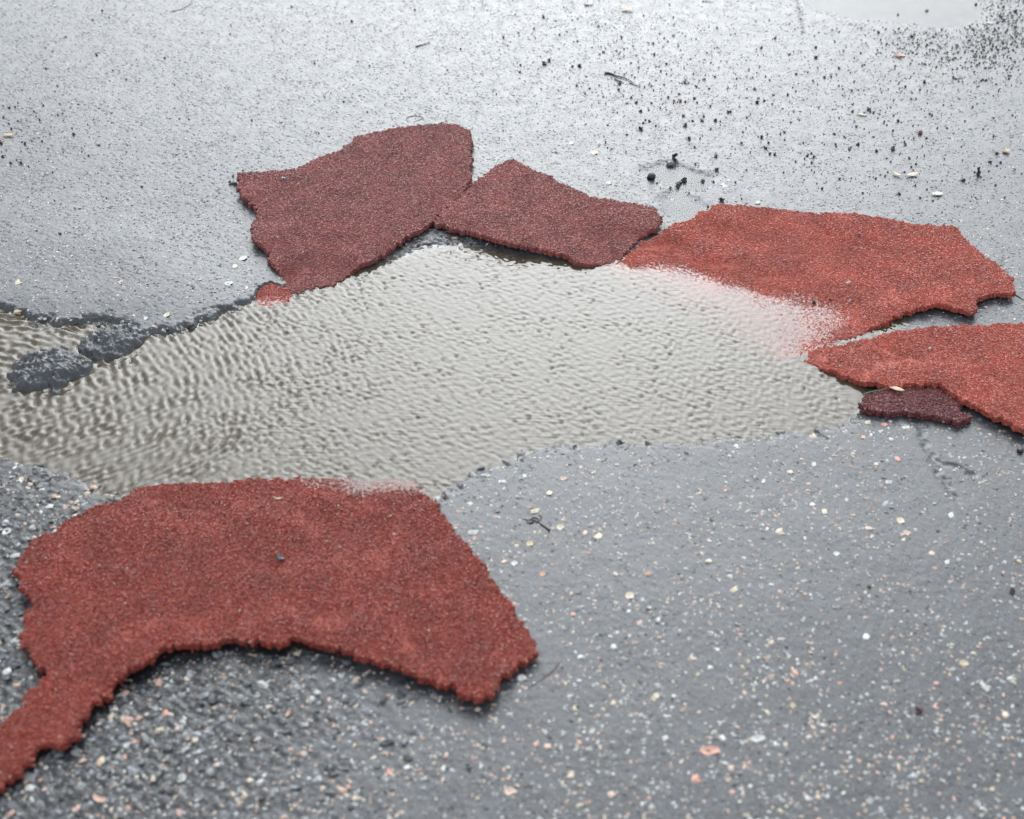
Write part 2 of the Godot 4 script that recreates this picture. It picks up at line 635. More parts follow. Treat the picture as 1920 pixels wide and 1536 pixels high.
# ---------------------------------------------------------------- red rubber-crumb sheets
const SHEETS := {
	"A": [446, 322, 475, 322, 515, 320, 553, 316, 580, 305, 600, 293, 640, 281, 657, 268, 668, 256, 700, 248, 740, 240, 790, 233, 835, 230, 862, 234, 878, 244, 884, 262, 880, 285, 884, 300, 879, 318, 882, 330, 876, 345, 868, 358, 845, 378, 822, 398, 810, 411, 795, 425, 770, 437, 755, 448, 735, 462, 710, 478, 690, 490, 668, 497, 655, 510, 640, 525, 625, 533, 600, 535, 570, 543, 545, 549, 536, 535, 530, 522, 524, 505, 508, 490, 505, 470, 495, 460, 478, 450, 473, 437, 474, 420, 484, 403, 484, 392, 470, 378, 455, 367, 446, 352, 450, 340],
	"B": [886, 345, 905, 330, 925, 315, 945, 303, 962, 297, 975, 305, 1000, 318, 1030, 330, 1055, 345, 1090, 358, 1105, 368, 1130, 372, 1165, 376, 1200, 383, 1222, 388, 1236, 400, 1238, 412, 1228, 425, 1212, 437, 1195, 450, 1180, 465, 1165, 480, 1150, 492, 1120, 496, 1080, 491, 1065, 478, 1040, 470, 1000, 462, 960, 455, 920, 444, 880, 433, 845, 425, 815, 415, 830, 397, 850, 379, 872, 361],
	"C": [1350, 381, 1400, 386, 1460, 391, 1500, 396, 1540, 400, 1590, 398, 1630, 404, 1680, 412, 1720, 421, 1760, 422, 1795, 425, 1805, 440, 1815, 455, 1840, 475, 1870, 495, 1895, 520, 1901, 535, 1898, 550, 1870, 548, 1845, 555, 1830, 560, 1829, 580, 1815, 583, 1790, 575, 1760, 567, 1740, 570, 1715, 578, 1686, 588, 1640, 612, 1594, 631, 1548, 648, 1500, 665, 1472, 677, 1440, 672, 1380, 650, 1300, 600, 1220, 550, 1160, 520, 1135, 502, 1165, 488, 1180, 474, 1205, 455, 1235, 440, 1250, 428, 1268, 418, 1290, 415, 1310, 400, 1330, 392, 1345, 383],
	"D": [1511, 676, 1522, 657, 1544, 652, 1572, 650, 1592, 640, 1636, 633, 1675, 621, 1700, 617, 1750, 612, 1800, 611, 1860, 607, 1925, 605, 2000, 612, 2060, 700, 2050, 830, 1965, 826, 1920, 803, 1890, 788, 1850, 770, 1815, 750, 1790, 738, 1770, 722, 1745, 716, 1705, 717, 1690, 722, 1665, 722, 1620, 715, 1590, 705, 1550, 690, 1530, 685],
	"E": [1615, 752, 1625, 742, 1650, 733, 1690, 727, 1720, 724, 1760, 727, 1785, 741, 1800, 756, 1798, 766, 1817, 779, 1812, 787, 1790, 787, 1760, 781, 1730, 775, 1690, 771, 1660, 771, 1635, 768, 1618, 760],
	"F": [22, 1066, 45, 1040, 65, 1010, 100, 995, 135, 970, 165, 955, 180, 945, 220, 940, 260, 912, 310, 908, 370, 905, 430, 903, 470, 897, 530, 898, 600, 897, 690, 899, 770, 898, 800, 930, 822, 955, 835, 970, 850, 1000, 880, 1025, 910, 1060, 915, 1075, 940, 1110, 965, 1150, 985, 1180, 1003, 1205, 1005, 1222, 985, 1238, 960, 1252, 935, 1270, 928, 1290, 905, 1306, 880, 1300, 850, 1285, 800, 1270, 750, 1252, 700, 1235, 650, 1218, 600, 1205, 565, 1195, 545, 1190, 530, 1203, 510, 1205, 480, 1197, 430, 1195, 390, 1205, 340, 1208, 310, 1208, 290, 1225, 265, 1245, 230, 1262, 212, 1275, 205, 1295, 190, 1305, 170, 1320, 160, 1335, 145, 1350, 145, 1378, 110, 1395, 80, 1390, 60, 1405, 45, 1435, 20, 1460, 0, 1475, -40, 1500, -75, 1440, -30, 1390, 0, 1360, 35, 1325, 60, 1295, 90, 1260, 75, 1250, 62, 1235, 55, 1215, 40, 1205, 48, 1180, 50, 1150, 62, 1120, 40, 1100, 38, 1080],
	"G": [483, 552, 487, 541, 505, 530, 520, 533, 540, 544, 548, 560, 520, 572, 485, 574],
}
# height of the top, in millimetres above the water, at points of the photograph
const TOPS := {
	"A": [446, 340, 26, 640, 290, 22, 880, 250, 22, 870, 340, 22, 810, 405, 21, 700, 480, 15, 620, 530, 3, 545, 545, 2, 476, 440, 27, 505, 480, 20, 520, 400, 21, 680, 400, 22, 760, 440, 22],
	"B": [960, 300, 20, 1100, 365, 20, 1236, 405, 25, 1180, 400, 19, 820, 415, 22, 950, 450, 25, 1060, 475, 19, 1085, 490, 8, 1150, 490, 0.6, 1170, 465, 8],
	"C": [1350, 385, 21, 1600, 400, 21, 1800, 430, 21, 1895, 540, 23, 1820, 575, 25, 1740, 562, 24, 1690, 582, 17, 1650, 598, 8, 1590, 630, 2.2, 1530, 652, 0.8, 1485, 668, 0.0, 1250, 425, 17, 1140, 500, -0.7, 1180, 486, 2.2, 1250, 493, 1.4, 1350, 514, 1.6, 1440, 540, 1.8, 1520, 560, 0.7, 1590, 585, 0.5, 1640, 560, 5, 1560, 530, 6, 1450, 490, 9, 1350, 470, 12, 1250, 510, -0.7, 1330, 530, -0.6, 1430, 562, -0.6, 1380, 565, -1.4, 1300, 545, -1.5, 1430, 600, -1.4, 1470, 590, -0.9, 1530, 590, -0.4, 1570, 605, -0.1, 1540, 625, -0.3, 1490, 630, -0.9, 1465, 655, -1.0, 1440, 668, -2.9, 1380, 645, -4.0, 1400, 615, -2.4, 1340, 590, -3.0, 1300, 598, -4.3, 1220, 545, -3.6, 1230, 530, -2.2, 1160, 515, -2.5],
	"D": [1520, 678, 1.5, 1600, 642, 1.2, 1640, 660, 5, 1580, 690, 11, 1700, 640, 16, 1800, 620, 21, 1700, 712, 26, 1780, 725, 27, 1900, 690, 23, 1920, 798, 26, 2040, 700, 23],
	"E": [1620, 750, 18, 1810, 780, 18, 1720, 730, 17],
	"F": [22, 1068, 26, 200, 1000, 22, 180, 948, 14, 320, 912, 7, 470, 900, 4, 600, 899, 0.2, 690, 903, -2.5, 770, 901, -2.0, 640, 915, 0.6, 700, 925, 0.7, 780, 925, 1.0, 720, 950, 6, 600, 950, 7, 500, 1000, 18, 820, 960, 14, 900, 1060, 20, 1000, 1210, 22, 905, 1300, 28, 700, 1230, 31, 800, 1200, 23, 600, 1130, 21, 540, 1195, 31, 400, 1150, 22, 300, 1210, 29, 250, 1150, 22, 140, 1360, 23, 0, 1450, 21, 60, 1200, 24],
	"G": [490, 540, 3.5, 520, 534, 3.5, 540, 550, 1.8, 500, 555, 2.0, 520, 566, 0.2, 486, 564, 0.4, 520, 574, -1.6, 486, 574, -1.4],
}

func top_of(ctl: PackedVector3Array, x: float, z: float) -> float:
	var s := 0.0
	var h := 0.0
	for c in ctl:
		var d := (c.x - x) * (c.x - x) + (c.z - z) * (c.z - z)
		var w := 1.0 / (d * d + 1e-6)
		s += w
		h += w * c.y
	return h / s

func plan_sheets() -> void:
	var wob := noise(9.0, 71, 2)
	for key in SHEETS:
		var px: Array = SHEETS[key]
		var tp: Array = TOPS[key]
		var r := RandomNumberGenerator.new()
		r.seed = key.unicode_at(0) * 13
		var thick := 0.0125 if key != "G" else 0.008
		var ctl := PackedVector3Array()
		for i in range(0, tp.size(), 3):
			var y: float = WL + tp[i + 2] * 0.001
			ctl.append(at(tp[i], tp[i + 1], y))
		var raw := PackedVector2Array()
		for i in range(0, px.size(), 2):
			var p := at(px[i], px[i + 1], 0.01)
			for it in 3:
				p = at(px[i], px[i + 1], top_of(ctl, p.x, p.z))
			raw.append(Vector2(p.x, p.z))
		# a crumbly outline: points every 5 mm, pushed in and out by a grain or two
		var poly := PackedVector2Array()
		for i in raw.size():
			var a := raw[i]
			var b := raw[(i + 1) % raw.size()]
			var steps := maxi(1, int(a.distance_to(b) / 0.005))
			var side := (b - a).orthogonal().normalized()
			for s in steps:
				var p := a.lerp(b, float(s) / steps)
				poly.append(p + side * (wob.get_noise_2d(p.x * 8.0, p.y * 8.0) * 0.008 + r.randf_range(-0.0028, 0.0028)))
		plans[key] = [thick, ctl, poly]

func build_sheets() -> void:
	var spec := {
		"A": [Color(0.270, 0.080, 0.070), "torn sheet", "wide maroon rubber-crumb slab with pointed left corner and rounded far end"],
		"B": [Color(0.285, 0.083, 0.071), "torn sheet", "wedge-shaped maroon rubber-crumb slab propped over gravel, beside the wide maroon slab"],
		"C": [Color(0.415, 0.092, 0.062), "torn sheet", "large bright red rubber-crumb slab dipping under the muddy water along one side"],
		"D": [Color(0.410, 0.090, 0.060), "torn sheet", "bright red rubber-crumb slab with a narrow tip, behind the small dark strip"],
		"E": [Color(0.165, 0.042, 0.042), "torn sheet", "small dark maroon rubber-crumb strip lying against the edge of a bright red slab"],
		"F": [Color(0.262, 0.046, 0.029), "torn sheet", "biggest red rubber-crumb slab with a long tail reaching over broken gravel"],
		"G": [Color(0.400, 0.092, 0.068), "torn sheet", "tiny red rubber-crumb scrap half sunk beside the maroon slab's wet corner"],
	}
	var gm := StandardMaterial3D.new()
	gm.vertex_color_use_as_albedo = true
	gm.roughness = 0.45
	var wear := noise(9.0, 72, 3)
	gm.metallic_specular = 0.5
	for key in SHEETS:
		var thick: float = plans[key][0]
		var ctl: PackedVector3Array = plans[key][1]
		var poly: PackedVector2Array = plans[key][2]
		var r := RandomNumberGenerator.new()
		r.seed = key.unicode_at(0) * 17
		var centre := Vector2.ZERO
		for p in poly:
			centre += p / poly.size()
		var low := 1.0
		for p in poly:
			low = minf(low, top_of(ctl, p.x, p.y) - thick)
		var root := Node3D.new()
		root.name = numbered("rubber_sheet")
		add_child(root)
		root.position = Vector3(centre.x, low, centre.y)
		tag(root, spec[key][2], spec[key][1], "torn pieces of red rubber surfacing round the pothole")
		var base: Color = spec[key][0]
		# slab: outline plus inner points, Delaunay, top and bottom skins and a wall
		var pts := poly.duplicate()
		var lo := poly[0]
		var hi := poly[0]
		for p in poly:
			lo = lo.min(p)
			hi = hi.max(p)
		var z := lo.y + 0.012
		while z < hi.y:
			var xs := row_crossings(poly, z)
			for k in range(0, xs.size() - 1, 2):
				var x := xs[k] + 0.010
				while x < xs[k + 1] - 0.008:
					pts.append(Vector2(x, z + r.randf_range(-0.003, 0.003)))
					x += 0.026
			z += 0.026
		var tri := Geometry2D.triangulate_delaunay(pts)
		var v := PackedVector3Array()
		var np := pts.size()
		for layer in 2:
			for p in pts:
				v.append(Vector3(p.x - centre.x, top_of(ctl, p.x, p.y) - low - (0.0012 if layer == 0 else thick), p.y - centre.y))
		var idx := PackedInt32Array()
		for t in range(0, tri.size(), 3):
			var a := pts[tri[t]]
			var b := pts[tri[t + 1]]
			var c := pts[tri[t + 2]]
			if not Geometry2D.is_point_in_polygon((a + b + c) / 3.0, poly):
				continue
			var cw := (b - a).cross(c - a) > 0.0
			var i1 := tri[t + 1] if cw else tri[t + 2]
			var i2 := tri[t + 2] if cw else tri[t + 1]
			idx.append_array([tri[t], i1, i2, tri[t] + np, i2 + np, i1 + np])
		for i in poly.size():
			var i2 := (i + 1) % poly.size()
			idx.append_array([i, i2, i + np, i2, i2 + np, i + np])
		var slab := MeshInstance3D.new()
		slab.name = "slab"
		slab.mesh = mesh_of(v, PackedVector3Array(), idx)
		slab.material_override = mat(base, 0.8)
		root.add_child(slab)
		# crumbs: one layer bound on the top, and the broken edge
		var where: Array[Vector3] = []
		var step := 0.0029
		z = lo.y
		while z < hi.y:
			var xs := row_crossings(poly, z)
			for k in range(0, xs.size() - 1, 2):
				var x := xs[k] + r.randf() * step
				while x < xs[k + 1]:
					var q := Vector2(x, z + r.randf_range(-0.4, 0.4) * step)
					where.append(Vector3(q.x, top_of(ctl, q.x, q.y) - 0.0014 + r.randf_range(-0.0004, 0.0004), q.y))
					x += step * r.randf_range(0.85, 1.15)
				for i in range(maxi(0, ceili((xs[k] - X0) / DX)), mini(NX - 1, floori((xs[k + 1] - X0) / DX)) + 1):
					covered[clampi(int((z - Z0) / DZ), 0, NZ - 1) * NX + i] = 1
			z += step
		var on_top := where.size()
		for i in poly.size():
			var a := poly[i]
			var b := poly[(i + 1) % poly.size()]
			var out := -(b - a).orthogonal().normalized()
			var h := top_of(ctl, a.x, a.y)
			var count := int(a.distance_to(b) / 0.0028 * 5.0) + 1
			for s in count:
				var t := r.randf()
				var p := a.lerp(b, r.randf()) + out * r.randf_range(-0.0012, 0.0016) * (1.0 - 0.7 * t)
				where.append(Vector3(p.x, h - 0.0015 - t * (thick - 0.002), p.y))
			if r.randf() < 0.22:
				# a crumb that has come off and lies beside the sheet
				var p := a + out * (0.003 + 0.022 * pow(r.randf(), 2.0))
				var gy := ground_y(p.x, p.y)
				if gy > WL:
					where.append(Vector3(p.x, gy + 0.0012, p.y))
		var mm := MultiMesh.new()
		mm.transform_format = MultiMesh.TRANSFORM_3D
		mm.use_colors = true
		mm.mesh = crumb_mesh
		mm.instance_count = where.size()
		for i in where.size():
			var p := where[i]
			var sz := r.randf_range(0.0014, 0.0022) if i < on_top else r.randf_range(0.0009, 0.0026)
			mm.set_instance_transform(i, Transform3D(bases[r.randi() & 255] * sz, p - root.position))
			# one dye, a little uneven from grain to grain and from place to place, and now and then a grain of sand
			var k := r.randf_range(0.72, 1.28) * (1.0 + 0.3 * wear.get_noise_2d(p.x, p.z))
			var c := Color(base.r * k, base.g * k * r.randf_range(0.8, 1.25), base.b * k * r.randf_range(0.8, 1.3))
			if r.randf() > 0.9975:
				c = Color(0.42, 0.37, 0.29)
			mm.set_instance_color(i, c)
		var mi := MultiMeshInstance3D.new()
		mi.name = "rubber_crumb"
		mi.multimesh = mm
		mi.material_override = gm
		mi.set_meta("kind", "stuff")
		root.add_child(mi)

# ---------------------------------------------------------------- aggregate showing in the asphalt
func chip_color(r: RandomNumberGenerator) -> Color:
	var u := r.randf()
	var k := r.randf_range(0.75, 1.15)
	if u < 0.10:
		return Color(0.52, 0.52, 0.50) * k
	if u < 0.17:
		return Color(0.52, 0.44, 0.33) * k
	if u < 0.22:
		return Color(0.54, 0.36, 0.28) * k
	if u < 0.55:
		return Color(0.19, 0.20, 0.205) * k
	if u < 0.80:
		return Color(0.11, 0.118, 0.125) * k
	return Color(0.04, 0.042, 0.05) * k

func free_spot(x: float, z: float) -> bool:
	var k := cell(x, z)
	return covered[k] == 0 and hmap[k] > WL + 0.001

func build_aggregate() -> void:
	var r := RandomNumberGenerator.new()
	r.seed = 17
	var tones: Array[StandardMaterial3D] = []
	for c in [Color(0.64, 0.65, 0.64), Color(0.52, 0.52, 0.49), Color(0.64, 0.55, 0.42), Color(0.56, 0.44, 0.30), Color(0.60, 0.32, 0.24), Color(0.62, 0.45, 0.37), Color(0.24, 0.27, 0.28), Color(0.17, 0.19, 0.21)]:
		tones.append(mat(c, 0.45))
	# stones that can be picked out one by one: [px, py, length px, breadth px, tone]
	var known := [[1122, 1006, 20, 18, 2], [1002, 957, 18, 13, 2], [1050, 990, 16, 12, 2], [1029, 925, 18, 11, 2], [1056, 898, 14, 9, 5], [929, 969, 12, 10, 4], [940, 902, 16, 8, 0], [983, 893, 10, 10, 0], [882, 945, 10, 9, 2], [819, 934, 12, 12, 1], [886, 997, 22, 14, 1], [969, 1023, 16, 11, 2], [993, 1020, 15, 12, 3], [912, 1065, 11, 14, 0], [945, 1053, 16, 9, 5], [964, 1057, 14, 10, 0], [1017, 1077, 12, 10, 4], [1097, 999, 12, 18, 5], [1214, 1075, 12, 10, 4], [1329, 1052, 17, 11, 2], [1369, 1080, 26, 14, 1], [1374, 1106, 18, 11, 2], [1568, 1039, 13, 9, 0], [1775, 1053, 10, 13, 0], [1747, 1038, 16, 13, 5], [1180, 1118, 18, 16, 2], [1179, 1146, 10, 9, 0], [1180, 1192, 8, 8, 0], [1074, 1152, 14, 8, 4], [1198, 1167, 12, 12, 5], [1233, 1161, 10, 10, 0], [1624, 1194, 18, 17, 0], [1807, 1245, 17, 15, 3], [1444, 1204, 14, 9, 2], [1490, 1262, 15, 16, 4], [1846, 1287, 17, 18, 1], [1755, 1282, 14, 9, 4], [1396, 1299, 8, 22, 5], [1486, 1323, 11, 14, 3], [1657, 1320, 18, 9, 5], [1420, 1386, 31, 16, 1], [1329, 1409, 44, 20, 4], [1304, 1461, 24, 16, 4], [1372, 1440, 22, 15, 5], [1354, 1385, 14, 14, 0], [1405, 1430, 13, 11, 4], [1515, 1497, 14, 10, 0], [1885, 1340, 18, 18, 2], [1150, 1213, 13, 13, 0], [1088, 1232, 16, 10, 0], [978, 1272, 20, 13, 0], [1078, 1328, 12, 10, 2], [1230, 1305, 12, 17, 2], [1150, 1318, 14, 14, 3], [1025, 1400, 20, 14, 5], [955, 1485, 24, 18, 5], [1070, 1455, 20, 13, 5], [1145, 1491, 20, 16, 5], [667, 1496, 19, 13, 2], [762, 1440, 18, 11, 0], [830, 1440, 10, 16, 0], [731, 1447, 12, 16, 4], [772, 1318, 10, 9, 3], [895, 1330, 13, 9, 5], [669, 1272, 20, 9, 5], [820, 1290, 12, 9, 0], [1110, 1370, 11, 14, 1], [1247, 1385, 16, 12, 1], [1263, 1305, 8, 8, 0], [250, 1235, 12, 12, 5], [255, 1262, 28, 12, 4], [350, 1272, 13, 12, 2], [335, 1365, 18, 14, 5], [365, 1388, 18, 14, 2], [186, 1428, 20, 18, 3], [374, 1408, 16, 12, 0], [408, 1434, 15, 13, 5], [340, 1460, 18, 20, 1], [265, 1492, 10, 18, 0], [55, 1478, 30, 18, 1], [85, 1440, 14, 10, 1], [310, 1337, 15, 18, 4], [1626, 791, 12, 10, 2], [1619, 820, 12, 10, 4], [1634, 815, 9, 12, 0], [1672, 823, 18, 9, 0], [1697, 801, 18, 8, 0], [1658, 797, 12, 8, 4], [1523, 818, 15, 12, 2], [1481, 886, 15, 9, 2], [1375, 847, 14, 8, 5], [1380, 836, 12, 8, 0], [1525, 870, 10, 10, 0], [1682, 862, 14, 12, 4], [1642, 871, 12, 9, 5], [1431, 903, 10, 10, 0], [1523, 946, 14, 10, 0], [1545, 960, 14, 14, 2], [1663, 947, 22, 15, 6], [1666, 903, 14, 11, 1], [1688, 977, 15, 14, 2], [1782, 965, 12, 18, 0], [1462, 997, 20, 12, 2], [1627, 991, 20, 9, 5], [1438, 992, 8, 14, 0], [1700, 1000, 14, 12, 5], [1360, 920, 10, 8, 4], [205, 1092, 8, 8, 0], [312, 590, 13, 10, 2], [273, 597, 9, 8, 1], [84, 592, 8, 7, 0], [225, 528, 14, 9, 5], [33, 585, 16, 10, 3], [108, 596, 8, 8, 2], [178, 918, 20, 9, 4], [133, 942, 17, 11, 4], [140, 968, 20, 10, 0], [40, 900, 12, 12, 2], [92, 950, 22, 12, 1], [12, 998, 20, 15, 1], [27, 876, 8, 8, 0], [105, 997, 18, 9, 1], [25, 1200, 14, 12, 1], [10, 1258, 22, 16, 0], [60, 1270, 14, 10, 1], [455, 485, 15, 11, 0], [440, 500, 14, 10, 2], [428, 532, 18, 9, 0], [462, 540, 9, 9, 5], [33, 530, 14, 10, 2], [862, 460, 11, 10, 2], [1113, 287, 15, 9, 2], [1070, 270, 10, 6, 0], [1140, 345, 14, 7, 5], [1262, 375, 16, 9, 3], [1420, 380, 12, 8, 2], [1358, 348, 12, 8, 0], [1365, 338, 9, 6, 5], [1690, 105, 16, 6, 4]]
	for s in known:
		var p := at(s[0], s[1], 0.0)
		var y := ground_y(p.x, p.z)
		p = at(s[0], s[1], y)
		if covered[cell(p.x, p.z)]:
			continue
		var q := at(s[0] + 1, s[1], y)
		var mm := q.x - p.x
		var k := at(s[0], s[1] + 1, y).z - p.z
		var a: float = s[2] * mm * 0.5
		var b: float = s[3] * k * 0.5
		place_chip(p.x, p.z, a, clampf(b, 0.4 * a, 1.6 * a), r.randf_range(-0.5, 0.5), tones[s[4]], r)
	var left := 300 - ground.get_child_count()
	while left > 0:
		var p := at(r.randf_range(0, 1920), sqrt(r.randf()) * 1100.0 + 436.0)
		if not free_spot(p.x, p.z):
			continue
		var a := r.randf_range(0.0032, 0.0055)
		place_chip(p.x, p.z, a, a * r.randf_range(0.4, 0.95), r.randf() * TAU, tones[r.randi() % 8], r)
		left -= 1
	# the smaller stones, too many to tell apart
	var lists := [[], [], [], [], [], []]
	var n_seed := noise(7.0, 55, 2)
	var tries := 150000
	for i in tries:
		var z := -0.85 - 3.5 * pow(r.randf(), 1.15)
		var half := 0.25 - z * 0.46
		var x := r.randf_range(-half, half)
		if not free_spot(x, z):
			continue
		var sz := 0.0009 + 0.0031 * pow(r.randf(), 2.6)
		var c := chip_color(r)
		if sz > 0.0017 and n_seed.get_noise_2d(x, z) < r.randf_range(-0.8, 0.1):
			continue
		if sz > 0.0021 and r.randf() < 0.5:
			c = [Color(0.58, 0.59, 0.57), Color(0.56, 0.48, 0.37), Color(0.56, 0.37, 0.29), Color(0.42, 0.43, 0.42)][r.randi() % 4] * r.randf_range(0.75, 1.1)
		lists[r.randi() % 6].append([x, z, sz, c, 0.0])
	# open-textured older asphalt beyond the pothole: grains standing a little proud
	for i in 60000:
		var z := r.randf_range(-4.4, -1.9)
		var half := 0.25 - z * 0.46
		var x := r.randf_range(-half, half)
		if not free_spot(x, z):
			continue
		var g := 0.06 + 0.34 * pow(r.randf(), 2.0)
		lists[r.randi() % 6].append([x, z, 0.0011 + 0.0021 * pow(r.randf(), 2.5), Color(g, g * 1.01, g * 1.02), 0.07])
	# the broken, coarse ground: packed dark stones with gaps between them
	for i in 60000:
		var z := r.randf_range(-2.6, -0.85)
		var x := r.randf_range(-1.2, 0.25)
		var k := cell(x, z)
		if r.randf() > rough[k] * 0.85 or not free_spot(x, z):
			continue
		var sz := 0.0013 + 0.0070 * pow(r.randf(), 3.2)
		var g := 0.04 + 0.26 * pow(r.randf(), 1.8)
		var c := Color(g * 0.95, g, g * 1.05)
		if r.randf() < 0.12:
			c = [Color(0.5, 0.5, 0.48), Color(0.5, 0.42, 0.32), Color(0.5, 0.33, 0.26)][r.randi() % 3]
		lists[r.randi() % 6].append([x, z, sz, c, 0.14])
	var gm := StandardMaterial3D.new()
	gm.vertex_color_use_as_albedo = true
	gm.roughness = 0.42
	for q in 6:
		var mm := MultiMesh.new()
		mm.transform_format = MultiMesh.TRANSFORM_3D
		mm.use_colors = true
		mm.mesh = stone_meshes[q]
		mm.instance_count = lists[q].size()
		for i in lists[q].size():
			var s: Array = lists[q][i]
			var sz: float = s[2]
			var b := Basis(Vector3.UP, r.randf() * TAU) * Basis(Vector3(1, 0, 0), r.randf_range(-0.3, 0.3) * (1.0 + 2.0 * s[4]))
			b = b * Basis.from_scale(Vector3(sz * r.randf_range(0.9, 1.5), sz * (0.55 + s[4] * 0.6), sz * r.randf_range(0.7, 1.0)))
			mm.set_instance_transform(i, Transform3D(b, Vector3(s[0], ground_y(s[0], s[1]) - sz * (0.30 - s[4] * 0.7), s[1])))
			mm.set_instance_color(i, s[3])
		var o := MultiMeshInstance3D.new()
		o.name = "small_stones"
		o.multimesh = mm
		o.material_override = gm
		o.set_meta("kind", "stuff")
		ground.add_child(o, true)

func place_chip(x: float, z: float, a: float, b: float, turn: float, m: StandardMaterial3D, r: RandomNumberGenerator) -> void:
	var o := MeshInstance3D.new()
	o.name = "stone_chip"
	o.mesh = stone_meshes[r.randi() % 6]
	o.material_override = m
	var s := minf(a, b)
	o.transform = Transform3D(Basis(Vector3.UP, turn) * Basis.from_scale(Vector3(a, s * 0.5, b)), Vector3(x, ground_y(x, z) - s * 0.22, z))
	ground.add_child(o, true)

# ---------------------------------------------------------------- lumps of asphalt standing in the water
func build_lumps() -> void:
	var m := asphalt_material()
	var n := noise(1.0, 201, 2)
	# [px, py, half width px, half depth px, height mm, label]
	for q in [[93, 688, 66, 40, 25.0, "larger rough lump of broken asphalt standing out of the muddy water"], [212, 638, 50, 28, 22.0, "smaller flat-topped lump of asphalt in the muddy water beside the broken edge"]]:
		var p := at(q[0], q[1], WL + 0.006)
		var a: float = (at(q[0] + q[2], q[1], WL) - at(q[0], q[1], WL)).x
		var b: float = (at(q[0], q[1] + q[3], WL) - at(q[0], q[1] - q[3], WL)).z * 0.5
		var d := 0.0021
		var nx := int(a * 1.5 / d)
		var nz := int(b * 1.5 / d)
		var v := PackedVector3Array()
		var idx := PackedInt32Array()
		for j in range(-nz, nz + 1):
			for i in range(-nx, nx + 1):
				var x := i * d
				var z := j * d
				var e := sqrt(x * x / (a * a) + z * z / (b * b)) + 0.34 * n.get_noise_2d(x * 17.0 + q[0], z * 17.0)
				var dome := sqrt(maxf(0.0, 1.25 - e * e)) if e < 1.1 else 0.0
				var rug := 0.008 * n.get_noise_2d(x * 34.0 + q[0], z * 34.0) + 0.0032 * n.get_noise_2d(x * 95.0, z * 95.0 + q[0]) + 0.0016 * n.get_noise_2d(x * 230.0, z * 230.0)
				v.append(Vector3(x, -0.007 + dome * q[4] * 0.001 + rug * minf(1.0, dome * 2.0), z))
		var wide := 2 * nx + 1
		for j in 2 * nz:
			for i in 2 * nx:
				var k := j * wide + i
				idx.append_array([k, k + 1, k + wide + 1, k, k + wide + 1, k + wide])
		var root := Node3D.new()
		root.name = numbered("asphalt_lump")
		add_child(root)
		root.position = Vector3(p.x, WL, p.z)
		tag(root, q[5], "asphalt lump")
		var o := MeshInstance3D.new()
		o.name = "lump"
		var st := SurfaceTool.new()
		st.create_from(mesh_of(v, PackedVector3Array(), idx), 0)
		st.generate_normals()
		o.mesh = st.commit()
		o.material_override = m
		root.add_child(o)
		# stones set in it
		var r2 := RandomNumberGenerator.new()
		r2.seed = int(q[0])
		for k in 10:
			var i := r2.randi_range(nz - nz / 3, nz + nz / 3) * wide + r2.randi_range(nx - nx / 2, nx + nx / 2)
			var c := MeshInstance3D.new()
			c.name = "stone_chip"
			c.mesh = stone_meshes[r2.randi() % 6]
			var g := r2.randf_range(0.12, 0.5)
			c.material_override = mat(Color(g, g * 0.97, g * 0.9), 0.4)
			var sz := r2.randf_range(0.002, 0.0038)
			c.transform = Transform3D(bases[r2.randi() & 255] * sz, v[i])
			root.add_child(c, true)

